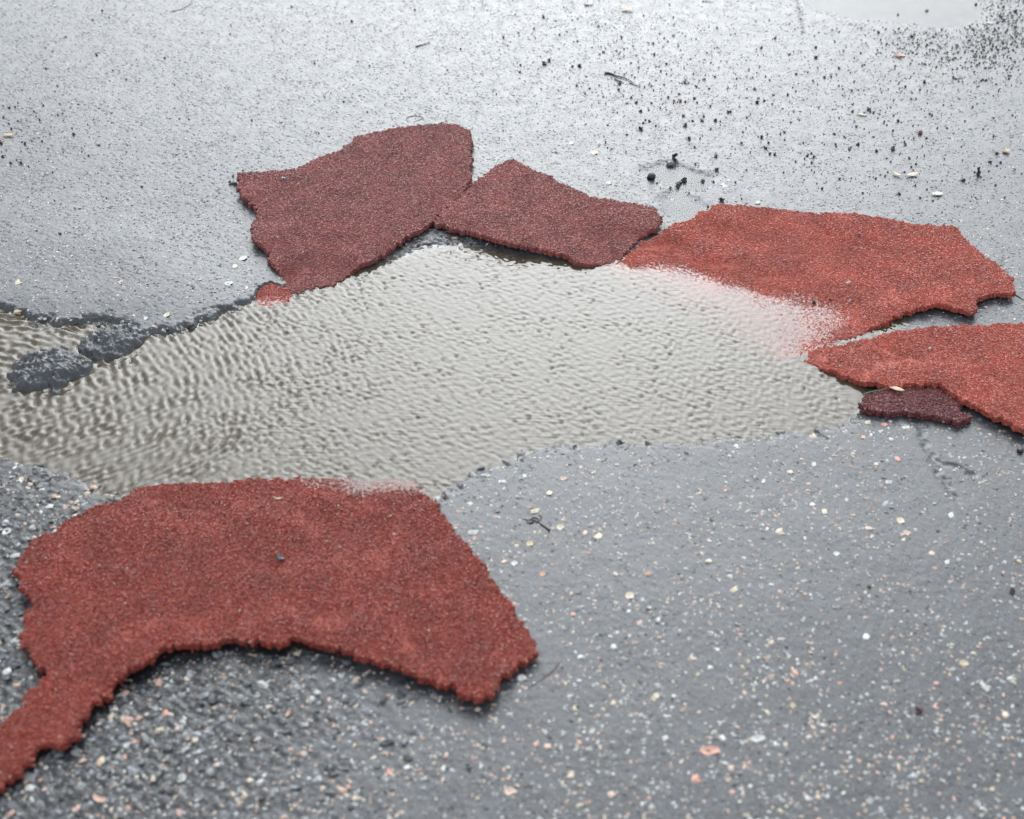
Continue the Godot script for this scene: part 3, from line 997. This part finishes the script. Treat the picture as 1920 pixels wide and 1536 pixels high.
# ---------------------------------------------------------------- loose pebbles: [px, py, width px, kind]; kinds: 0 black, 1 red crumb, 2 grey, 3 brown, 4 pale
const PEBBLES := [1201, 240, 10, 0, 1285, 233, 9, 0, 1292, 258, 9, 3, 1194, 191, 7, 0, 1184, 182, 6, 0, 1202, 207, 6, 0, 1210, 224, 5, 0, 1218, 226, 6, 0, 1253, 182, 6, 0, 1281, 217, 6, 0, 1298, 226, 5, 0, 1317, 225, 7, 3, 1341, 225, 9, 0, 1350, 227, 4, 0, 1320, 217, 5, 0, 1332, 199, 5, 0, 1365, 209, 6, 0, 1308, 192, 5, 0, 1264, 189, 5, 1, 1275, 189, 7, 1, 1286, 190, 6, 1, 1302, 183, 6, 0, 1273, 176, 5, 0, 1221, 160, 5, 0, 1291, 155, 4, 0, 1283, 153, 6, 2, 1245, 158, 5, 0, 1420, 191, 8, 0, 1432, 188, 6, 0, 1416, 166, 5, 0, 1428, 256, 7, 0, 1435, 277, 7, 0, 1444, 287, 6, 0, 1453, 289, 6, 3, 1441, 267, 5, 0, 1391, 267, 6, 2, 1394, 247, 4, 0, 1526, 293, 6, 0, 1509, 297, 5, 0, 1492, 302, 5, 0, 1342, 291, 8, 3, 1344, 317, 9, 2, 1317, 339, 10, 2, 1337, 340, 6, 0, 1283, 337, 13, 0, 1270, 346, 12, 2, 1276, 342, 8, 0, 1353, 374, 11, 0, 1546, 144, 6, 0, 1558, 143, 5, 0, 1493, 138, 5, 0, 1525, 151, 4, 0, 1573, 127, 6, 0, 1597, 169, 5, 0, 1629, 203, 9, 3, 1638, 210, 5, 0, 1599, 208, 5, 0, 1683, 226, 7, 0, 1663, 234, 4, 0, 1606, 237, 5, 0, 1737, 259, 5, 0, 1697, 162, 6, 0, 1734, 153, 6, 0, 1849, 150, 5, 0, 1609, 270, 8, 0, 1643, 282, 7, 0, 1674, 278, 11, 2, 1698, 270, 6, 2, 1704, 296, 5, 0, 1858, 303, 7, 0, 1876, 304, 6, 0, 1869, 287, 6, 0, 1869, 310, 5, 0, 1854, 320, 4, 0, 1807, 337, 8, 0, 1766, 338, 4, 0, 1685, 363, 7, 0, 1759, 373, 3, 0, 1903, 317, 4, 0, 1019, 118, 9, 0, 1030, 113, 8, 0, 1088, 123, 9, 0, 1001, 53, 5, 0, 1018, 31, 7, 1, 943, 69, 6, 1, 952, 85, 4, 0, 976, 121, 6, 3, 931, 176, 4, 0, 1098, 174, 6, 4, 1122, 48, 4, 0, 1161, 168, 6, 0, 1162, 154, 9, 2, 1132, 97, 5, 0, 1207, 28, 4, 0, 1345, 51, 5, 0, 1246, 71, 5, 0, 1225, 81, 6, 0, 1227, 101, 6, 0, 1262, 67, 4, 0, 6, 219, 6, 0, 18, 201, 5, 0, 33, 192, 4, 0, 38, 305, 8, 0, 20, 305, 7, 3, 5, 293, 7, 0, 138, 251, 7, 0, 2, 267, 8, 1, 64, 208, 4, 0, 185, 272, 5, 0, 266, 349, 4, 0, 102, 376, 4, 0, 69, 432, 4, 0, 112, 438, 5, 0, 200, 371, 4, 0, 328, 202, 3, 0, 336, 222, 4, 0, 354, 223, 4, 0, 181, 102, 6, 0, 124, 68, 4, 0, 192, 19, 5, 0, 86, 128, 4, 0, 546, 12, 5, 0, 432, 47, 4, 0, 309, 108, 5, 1, 437, 330, 5, 0, 659, 39, 5, 3, 1875, 565, 8, 0, 1905, 20, 7, 0, 1882, 12, 6, 0, 1830, 8, 6, 0, 1738, 20, 8, 2, 1684, 28, 5, 0, 1647, 60, 6, 0, 1709, 68, 5, 0, 1454, 70, 6, 3, 1428, 88, 6, 0, 1530, 88, 6, 3, 1530, 107, 7, 0, 1859, 92, 5, 0]

func build_pebbles() -> void:
	var r := RandomNumberGenerator.new()
	r.seed = 303
	var pm: Array[StandardMaterial3D] = [mat(Color(0.022, 0.023, 0.027), 0.35), mat(Color(0.16, 0.045, 0.04), 0.5), mat(Color(0.09, 0.095, 0.10), 0.4), mat(Color(0.10, 0.06, 0.045), 0.5), mat(Color(0.5, 0.46, 0.38), 0.5)]
	var shapes: Array[ArrayMesh] = []
	for k in 5:
		shapes.append(blob(4, 6 + k % 2, 1.15, 400 + k, true))
	var words := ["black pebble", "dark red crumb clump", "flat grey stone", "brown stone", "pale tan pebble"]
	var groups := ["black pebbles scattered on the wet asphalt", "loose red crumb clumps", "grey stones on the wet asphalt", "brown stones on the wet asphalt", ""]
	for i in range(0, PEBBLES.size(), 4):
		var k: int = PEBBLES[i + 3]
		pebble(PEBBLES[i], PEBBLES[i + 1], PEBBLES[i + 2], pm[k], shapes[r.randi() % 5], pebble_label(PEBBLES[i], PEBBLES[i + 1], PEBBLES[i + 2], words[k]), groups[k], r, 0.0)
	# stones that stand out
	pebble(1221, 331, 17, pm[0], blob(8, 12, 0.45, 501), "largest rounded black pebble on the wet asphalt, near the small puddle", "", r, 0.0)
	pebble(1256, 307, 15, mat(Color(0.17, 0.175, 0.18), 0.3), blob(8, 12, 0.5, 502), "smooth grey pebble touching a brown shard beside the small puddle", "", r, 0.0)
	pebble(1264, 296, 14, mat(Color(0.055, 0.042, 0.04), 0.5), blob(5, 6, 1.2, 503, true), "upright dark brown shard behind the smooth grey pebble", "", r, 0.0, 0.95)
	pebble(1725, 248, 10, mat(Color(0.13, 0.045, 0.03), 0.5), blob(5, 7, 1.0, 504, true), "angular rust-brown stone alone on the grey asphalt", "", r, 0.0)
	pebble(1834, 325, 11, pm[0], blob(4, 5, 1.5, 505, true), "jagged black stone with a notch near the pale leaf", "", r, 0.0, 1.3)
	pebble(1913, 844, 13, pm[0], blob(8, 12, 0.35, 506), "round black berry-like pebble below the bright red slab's edge", "", r, 0.0)
	pebble(1897, 1106, 11, mat(Color(0.04, 0.024, 0.022), 0.4), shapes[1], "dark brown pebble on smooth grey asphalt among pale chips", "", r, 0.0)
	pebble(1723, 1331, 14, mat(Color(0.07, 0.022, 0.022), 0.45), shapes[2], "dark red stone on smooth grey asphalt among pale chips", "", r, 0.0)
	pebble(1630, 1098, 9, mat(Color(0.12, 0.09, 0.05), 0.5), shapes[3], "ochre-brown pebble on smooth grey asphalt among pale chips", "", r, 0.0)
	pebble(160, 1321, 12, mat(Color(0.12, 0.16, 0.15), 0.35), blob(6, 9, 0.5, 507), "green-grey pebble at the edge of the biggest slab's tail", "", r, 0.010)
	pebble(431, 342, 11, pm[0], shapes[4], "black pebble against the pointed corner of the wide maroon slab", "", r, 0.0)
	pebble(440, 343, 10, pm[2], shapes[0], "grey pebble against the pointed corner of the wide maroon slab", "", r, 0.0)
	pebble(532, 335, 9, mat(Color(0.20, 0.22, 0.24), 0.4), shapes[1], "single grey stone lying on top of the wide maroon slab", "", r, sheet_top("A", 532, 335))
	pebble(526, 1046, 14, mat(Color(0.10, 0.10, 0.105), 0.45), shapes[2], "single dark grey stone lying on top of the biggest slab", "", r, sheet_top("F", 526, 1046))
	pebble(1527, 566, 10, pm[0], shapes[3], "black stone on the large bright red slab at the water's edge", "", r, sheet_top("C", 1527, 566))
	pebble(1556, 561, 6, pm[0], shapes[4], "tiny black stone next to the black stone on the large red slab", "", r, sheet_top("C", 1556, 561))
	pebble(1591, 530, 8, mat(Color(0.55, 0.53, 0.5), 0.5), shapes[0], "white stone chip lying on the large bright red slab", "", r, sheet_top("C", 1591, 530))
	pebble(1610, 440, 6, pm[0], shapes[1], "black speck of stone on the upper part of the large red slab", "", r, sheet_top("C", 1610, 440))
	pebble(1743, 653, 6, pm[4], shapes[2], "pale stone chip lying on the bright red slab with a narrow tip", "", r, sheet_top("D", 1743, 653))
	pebble(1593, 563, 8, mat(Color(0.45, 0.40, 0.36), 0.5), shapes[3], "pale tan chip on the wet lower side of the large red slab", "", r, sheet_top("C", 1593, 563))
	# grit: uncounted dark crumbs strewn over the far asphalt
	var lists := [[], []]
	var zones := [[1090, 40, 200, 100, 260], [1250, 150, 150, 70, 260], [1880, 60, 90, 80, 1300], [1650, 190, 230, 110, 420], [1780, 85, 150, 40, 600], [1400, 120, 500, 170, 260], [60, 240, 130, 80, 160], [500, 120, 700, 160, 160], [1700, 330, 250, 60, 110], [1290, 345, 70, 45, 70]]
	for q in zones:
		for k in q[4]:
			var p := at(q[0] + r.randfn() * q[2] * 0.6, q[1] + r.randfn() * q[3] * 0.6)
			if p.z > -4.4 and absf(p.x) < 2.1 and free_spot(p.x, p.z):
				lists[r.randi() & 1].append(p)
	var gm := StandardMaterial3D.new()
	gm.vertex_color_use_as_albedo = true
	gm.roughness = 0.5
	var root := Node3D.new()
	root.name = "grit"
	root.set_meta("kind", "stuff")
	tag(root, "dark loose grit strewn over the far wet asphalt", "grit")
	add_child(root)
	for q in 2:
		var mm := MultiMesh.new()
		mm.transform_format = MultiMesh.TRANSFORM_3D
		mm.use_colors = true
		mm.mesh = [crumb_mesh, stone_meshes[1]][q]
		mm.instance_count = lists[q].size()
		for i in lists[q].size():
			var p: Vector3 = lists[q][i]
			var sz := 0.0010 + 0.0020 * pow(r.randf(), 2.5)
			mm.set_instance_transform(i, Transform3D(bases[r.randi() & 255] * sz, Vector3(p.x, ground_y(p.x, p.z) + sz * 0.6, p.z)))
			var g := r.randf_range(0.015, 0.05)
			mm.set_instance_color(i, Color(g * 1.15, g, g) if r.randf() < 0.9 else Color(0.14, 0.05, 0.045))
		var o := MultiMeshInstance3D.new()
		o.name = "grains"
		o.multimesh = mm
		o.material_override = gm
		o.set_meta("kind", "stuff")
		root.add_child(o, true)

func pebble_label(px: float, py: float, wide: float, what: String) -> String:
	var size := "tiny" if wide <= 4 else "small" if wide <= 5 else "medium-sized" if wide <= 7 else "large"
	var place := "on the pale asphalt behind the wide maroon slab"
	if px < 420:
		place = "on the asphalt near the yellowish narrow leaf"
	elif px > 1380 and py < 115:
		place = "on the asphalt around the far puddle"
	elif px > 1780:
		place = "near the jagged black stone"
	elif px > 1540:
		place = "on the asphalt around the two pale leaf halves"
	elif px > 1380:
		place = "on the bare asphalt behind the large bright red slab"
	elif px > 1250 and py > 285:
		place = "at the rim of the small puddle"
	elif px > 1180 and py > 140:
		place = "scattered between the longest twig and the small puddle"
	elif px > 900:
		place = "on the asphalt near the longest dark twig"
	return "%s %s %s" % [size, what, place]

func sheet_top(key: String, px: float, py: float) -> float:
	var p := at(px, py, 0.01)
	for k in 3:
		p = at(px, py, top_of(plans[key][1], p.x, p.z))
	return p.y

func pebble(px: float, py: float, wide: float, m: StandardMaterial3D, shape: ArrayMesh, label: String, group: String, r: RandomNumberGenerator, on: float, tall := 0.72) -> void:
	var p := at(px, py + wide * 0.25, on)
	if on == 0.0:
		p = at(px, py + wide * 0.25, ground_y(p.x, p.z))
	var a := (at(px + wide, py, p.y) - at(px, py, p.y)).x * 0.5
	var o := MeshInstance3D.new()
	o.name = numbered("pebble")
	o.mesh = shape
	o.material_override = m
	o.transform = Transform3D(Basis(Vector3.UP, r.randf() * TAU) * Basis.from_scale(Vector3(a * r.randf_range(0.95, 1.1), a * tall * r.randf_range(0.85, 1.1), a * r.randf_range(0.75, 1.0))), p + Vector3(0, a * tall * 0.72, 0))
	tag(o, label, "pebble", group)
	add_child(o)

# ---------------------------------------------------------------- twigs, leaves and other litter
func tube(st: SurfaceTool, pts: Array, r0: float, r1: float) -> void:
	var sides := 6
	var rings := []
	for i in pts.size():
		var a: Vector3 = pts[maxi(0, i - 1)]
		var b: Vector3 = pts[mini(pts.size() - 1, i + 1)]
		var d := (b - a).normalized()
		var u := d.cross(Vector3.UP).normalized()
		var w := u.cross(d)
		var rr := lerpf(r0, r1, float(i) / maxf(1.0, pts.size() - 1))
		var ring := []
		for s in sides:
			ring.append(pts[i] + (u * cos(TAU * s / sides) + w * sin(TAU * s / sides)) * rr)
		rings.append(ring)
	for i in rings.size() - 1:
		for s in sides:
			var s2 := (s + 1) % sides
			for q in [rings[i][s], rings[i][s2], rings[i + 1][s], rings[i][s2], rings[i + 1][s2], rings[i + 1][s]]:
				st.add_vertex(q)
	for end in [0, rings.size() - 1]:
		for s in range(1, sides - 1):
			var t := [rings[end][0], rings[end][s + 1], rings[end][s]] if end == 0 else [rings[end][0], rings[end][s], rings[end][s + 1]]
			for q in t:
				st.add_vertex(q)

func path(px: Array, lift: float, on := -1.0) -> Array:
	# points over the ground (or over the level on) along a traced line, rounded off
	var raw := []
	for i in range(0, px.size(), 2):
		var p := at(px[i], px[i + 1], maxf(on, 0.0))
		var y := ground_y(p.x, p.z) if on < 0.0 else on
		p = at(px[i], px[i + 1], y + lift)
		raw.append(p)
	var c := Curve3D.new()
	for i in raw.size():
		var t: Vector3 = (raw[mini(i + 1, raw.size() - 1)] - raw[maxi(i - 1, 0)]) * 0.22
		c.add_point(raw[i], -t, t)
	var out := []
	var n := raw.size() * 4
	for k in n + 1:
		out.append(c.sample_baked(c.get_baked_length() * k / n))
	return out

func twig(called: String, label: String, category: String, m: StandardMaterial3D, stems: Array, on := -1.0, group := "") -> void:
	# stems: [points, thick end mm, thin end mm]
	var root := Node3D.new()
	root.name = numbered(called)
	var first := path(stems[0][0], 0.002, on)
	var low: Vector3 = first[0]
	root.position = low
	add_child(root)
	tag(root, label, category, group)
	for k in stems.size():
		var st := SurfaceTool.new()
		st.begin(Mesh.PRIMITIVE_TRIANGLES)
		var pts := []
		for p in path(stems[k][0], stems[k][1] * 0.001, on):
			pts.append(p - low)
		tube(st, pts, stems[k][1] * 0.001, stems[k][2] * 0.001)
		st.generate_normals()
		var o := MeshInstance3D.new()
		o.name = "stem" if k == 0 else "side_stem"
		o.mesh = st.commit()
		o.material_override = m
		root.add_child(o, true)

func leaf(label: String, c: Color, a: Vector2, b: Vector2, wide_px: float, curl: float, category := "leaf", group := "", on := -1.0) -> void:
	# a pointed blade from pixel a to pixel b, folded along its rib, with thickness
	var y := on
	if on < 0.0:
		var g := at(a.x, a.y)
		y = ground_y(g.x, g.z) + 0.002
	var p0 := at(a.x, a.y, y)
	var p1 := at(b.x, b.y, y)
	var side := (p1 - p0).cross(Vector3.UP).normalized()
	var width := (at(a.x + wide_px, a.y, y) - at(a.x, a.y, y)).x
	var n := 9
	var v := PackedVector3Array()
	var idx := PackedInt32Array()
	for layer in 2:
		for i in n + 1:
			var t := float(i) / n
			var w := width * 0.5 * pow(sin(PI * clampf(t, 0.02, 0.98)), 0.8)
			var mid := (p1 - p0) * t + Vector3(0, curl * (4.0 * (t - 0.5) * (t - 0.5)) - 0.0006 * layer, 0)
			v.append(mid - side * w + Vector3(0, w * 0.35, 0))
			v.append(mid)
			v.append(mid + side * w + Vector3(0, w * 0.3, 0))
	for i in n:
		for q in 2:
			var k := i * 3 + q
			idx.append_array([k, k + 1, k + 3, k + 1, k + 4, k + 3])
			var d := k + (n + 1) * 3
			idx.append_array([d, d + 3, d + 1, d + 1, d + 3, d + 4])
	for i in n:
		for q in [0, 2]:
			var k: int = i * 3 + q
			var d := k + (n + 1) * 3
			idx.append_array([k, k + 3, d, k + 3, d + 3, d])
	var st := SurfaceTool.new()
	st.create_from(mesh_of(v, PackedVector3Array(), idx), 0)
	st.generate_normals()
	var root := Node3D.new()
	root.name = numbered("dry_leaf" if category == "leaf" else "seed_husk")
	root.position = p0
	add_child(root)
	tag(root, label, category, group)
	var o := MeshInstance3D.new()
	o.name = "blade"
	o.mesh = st.commit()
	o.material_override = mat(c, 0.55)
	root.add_child(o)
	var rib := SurfaceTool.new()
	rib.begin(Mesh.PRIMITIVE_TRIANGLES)
	var pts := []
	for i in n + 1:
		pts.append(v[i * 3 + 1] + Vector3(0, 0.0002, 0))
	tube(rib, pts, 0.0005, 0.0002)
	rib.generate_normals()
	var ro := MeshInstance3D.new()
	ro.name = "midrib"
	ro.mesh = rib.commit()
	ro.material_override = mat(Color(c.r * 0.7, c.g * 0.65, c.b * 0.6), 0.6)
	root.add_child(ro)

func build_litter() -> void:
	var dark := mat(Color(0.045, 0.03, 0.026), 0.6)
	var black := mat(Color(0.018, 0.017, 0.018), 0.5)
	var brown := mat(Color(0.14, 0.075, 0.055), 0.6)
	twig("twig", "longest dark twig with a knobbly end on the far asphalt", "twig", dark, [[[1134, 136, 1146, 138, 1158, 143, 1170, 145, 1180, 150, 1190, 157], 2.6, 0.9], [[1150, 140, 1140, 135, 1134, 139], 2.2, 1.2], [[1152, 147, 1160, 152, 1170, 155], 1.6, 0.8]])
	twig("twig", "thin reddish twig lying just beyond the longest dark twig's tip", "twig", brown, [[[1181, 156, 1190, 159, 1200, 162], 1.2, 0.6]])
	twig("twig", "short bent brown twig on the pale asphalt behind the wide maroon slab", "twig", dark, [[[779, 87, 787, 85, 795, 83, 800, 81, 807, 81], 1.8, 0.8]])
	twig("twig", "hair-thin curved brown stalk on the pale far asphalt", "twig", brown, [[[322, 22, 340, 17, 352, 11, 361, 4], 0.9, 0.6]])
	twig("wire_loop", "thin dark curled stem lying behind the wide maroon slab", "stem", black, [[[764, 228, 762, 222, 768, 218, 778, 217, 788, 218, 794, 221, 786, 225, 776, 228], 0.9, 0.5]])
	twig("twig", "dark branched twig with a round bud, among pale chips", "twig", dark, [[[1030, 994, 1022, 988, 1012, 981, 1005, 977, 998, 974], 1.3, 0.8], [[1012, 981, 1008, 972, 1000, 970, 996, 972], 0.9, 0.6], [[1010, 979, 1016, 969, 1010, 965], 0.8, 0.5], [[998, 974, 988, 975, 980, 973], 0.7, 0.4], [[1000, 978, 994, 981, 987, 978], 1.4, 0.6], [[1029, 993, 1031, 995], 1.9, 1.6]])
	twig("pine_needle", "single curved brown needle beside the biggest slab's lower corner", "needle", brown, [[[990, 1291, 1005, 1281, 1020, 1271, 1035, 1260, 1043, 1250, 1049, 1242], 0.5, 1.0]])
	twig("grass_blade", "green grass stalk poking out from under the bright red slab", "grass", mat(Color(0.07, 0.13, 0.06), 0.5), [[[1618, 740, 1632, 735, 1648, 732, 1668, 728], 1.2, 0.8]], WL + 0.019)
	leaf("pale straw-coloured husk on the end of the green grass stalk", Color(0.62, 0.50, 0.34), Vector2(1667, 726), Vector2(1696, 733), 10, 0.001, "husk", "", WL + 0.023)
	twig("twig", "thin black twig at the far tip of the large bright red slab", "twig", black, [[[1898, 549, 1908, 555, 1920, 562], 1.0, 0.7]])
	twig("twig", "pale dry stalk on the coarse gravel beside the biggest slab's tail", "twig", mat(Color(0.42, 0.36, 0.27), 0.6), [[[211, 1271, 226, 1274, 248, 1276], 0.9, 0.8]])
	twig("twig", "dark flattened twig at the far edge of the wet asphalt", "twig", dark, [[[1096, 9, 1104, 10, 1112, 9], 2.4, 1.2]])
	twig("twig", "hair-thin dark stalk at the far edge of the wet asphalt", "twig", dark, [[[1316, 2, 1326, 3, 1337, 4], 0.9, 0.6]])
	twig("twig", "spiky dark sprig lying on the grey asphalt", "twig", dark, [[[1790, 146, 1798, 148, 1804, 144], 1.2, 0.5], [[1797, 148, 1800, 142], 0.8, 0.4], [[1795, 147, 1789, 149], 0.8, 0.4]])
	twig("root_fibre", "thin black root fibres trailing from under the bright red slab's edge", "roots", black, [[[1545, 690, 1558, 702, 1572, 712], 0.8, 0.5], [[1580, 716, 1586, 728, 1590, 742], 0.7, 0.4], [[1594, 730, 1608, 736, 1621, 744], 0.8, 0.5], [[1552, 748, 1556, 764, 1560, 784], 0.7, 0.4]], WL)
	leaf("pinkish curled dry leaf on the grey far asphalt", Color(0.52, 0.28, 0.22), Vector2(1676, 101), Vector2(1692, 108), 11, 0.006)
	leaf("pale torn leaf half lying on the asphalt beside its matching half", Color(0.60, 0.50, 0.40), Vector2(1672, 324), Vector2(1690, 331), 9, 0.004, "leaf", "two halves of a torn pale leaf")
	leaf("pale torn leaf half lying on the asphalt beside its matching half", Color(0.60, 0.50, 0.40), Vector2(1699, 331), Vector2(1722, 325), 10, 0.004, "leaf", "two halves of a torn pale leaf")
	leaf("whitish narrow leaf lying flat behind the large bright red slab", Color(0.66, 0.64, 0.56), Vector2(1747, 365), Vector2(1769, 363), 12, 0.001)
	leaf("pale strip of dry grass between two dark pebbles", Color(0.60, 0.54, 0.44), Vector2(1605, 213), Vector2(1626, 217), 6, 0.002)
	leaf("round tan leaf scrap near the jagged black stone", Color(0.55, 0.42, 0.28), Vector2(1882, 280), Vector2(1892, 287), 14, 0.003)
	leaf("faded pink leaf scrap on the farthest pale asphalt", Color(0.62, 0.46, 0.38), Vector2(1163, 17), Vector2(1188, 20), 14, 0.004)
	leaf("yellowish narrow leaf on the asphalt with loose black pebbles", Color(0.50, 0.40, 0.22), Vector2(4, 253), Vector2(28, 254), 9, 0.003)
	leaf("whitish thin leaf beside the far puddle", Color(0.62, 0.60, 0.54), Vector2(1848, 42), Vector2(1862, 45), 7, 0.003)
	leaf("pale wood splinter lying on top of the biggest slab", Color(0.50, 0.34, 0.26), Vector2(513, 936), Vector2(531, 934), 5, 0.001, "splinter", "", sheet_top("F", 520, 935) + 0.001)
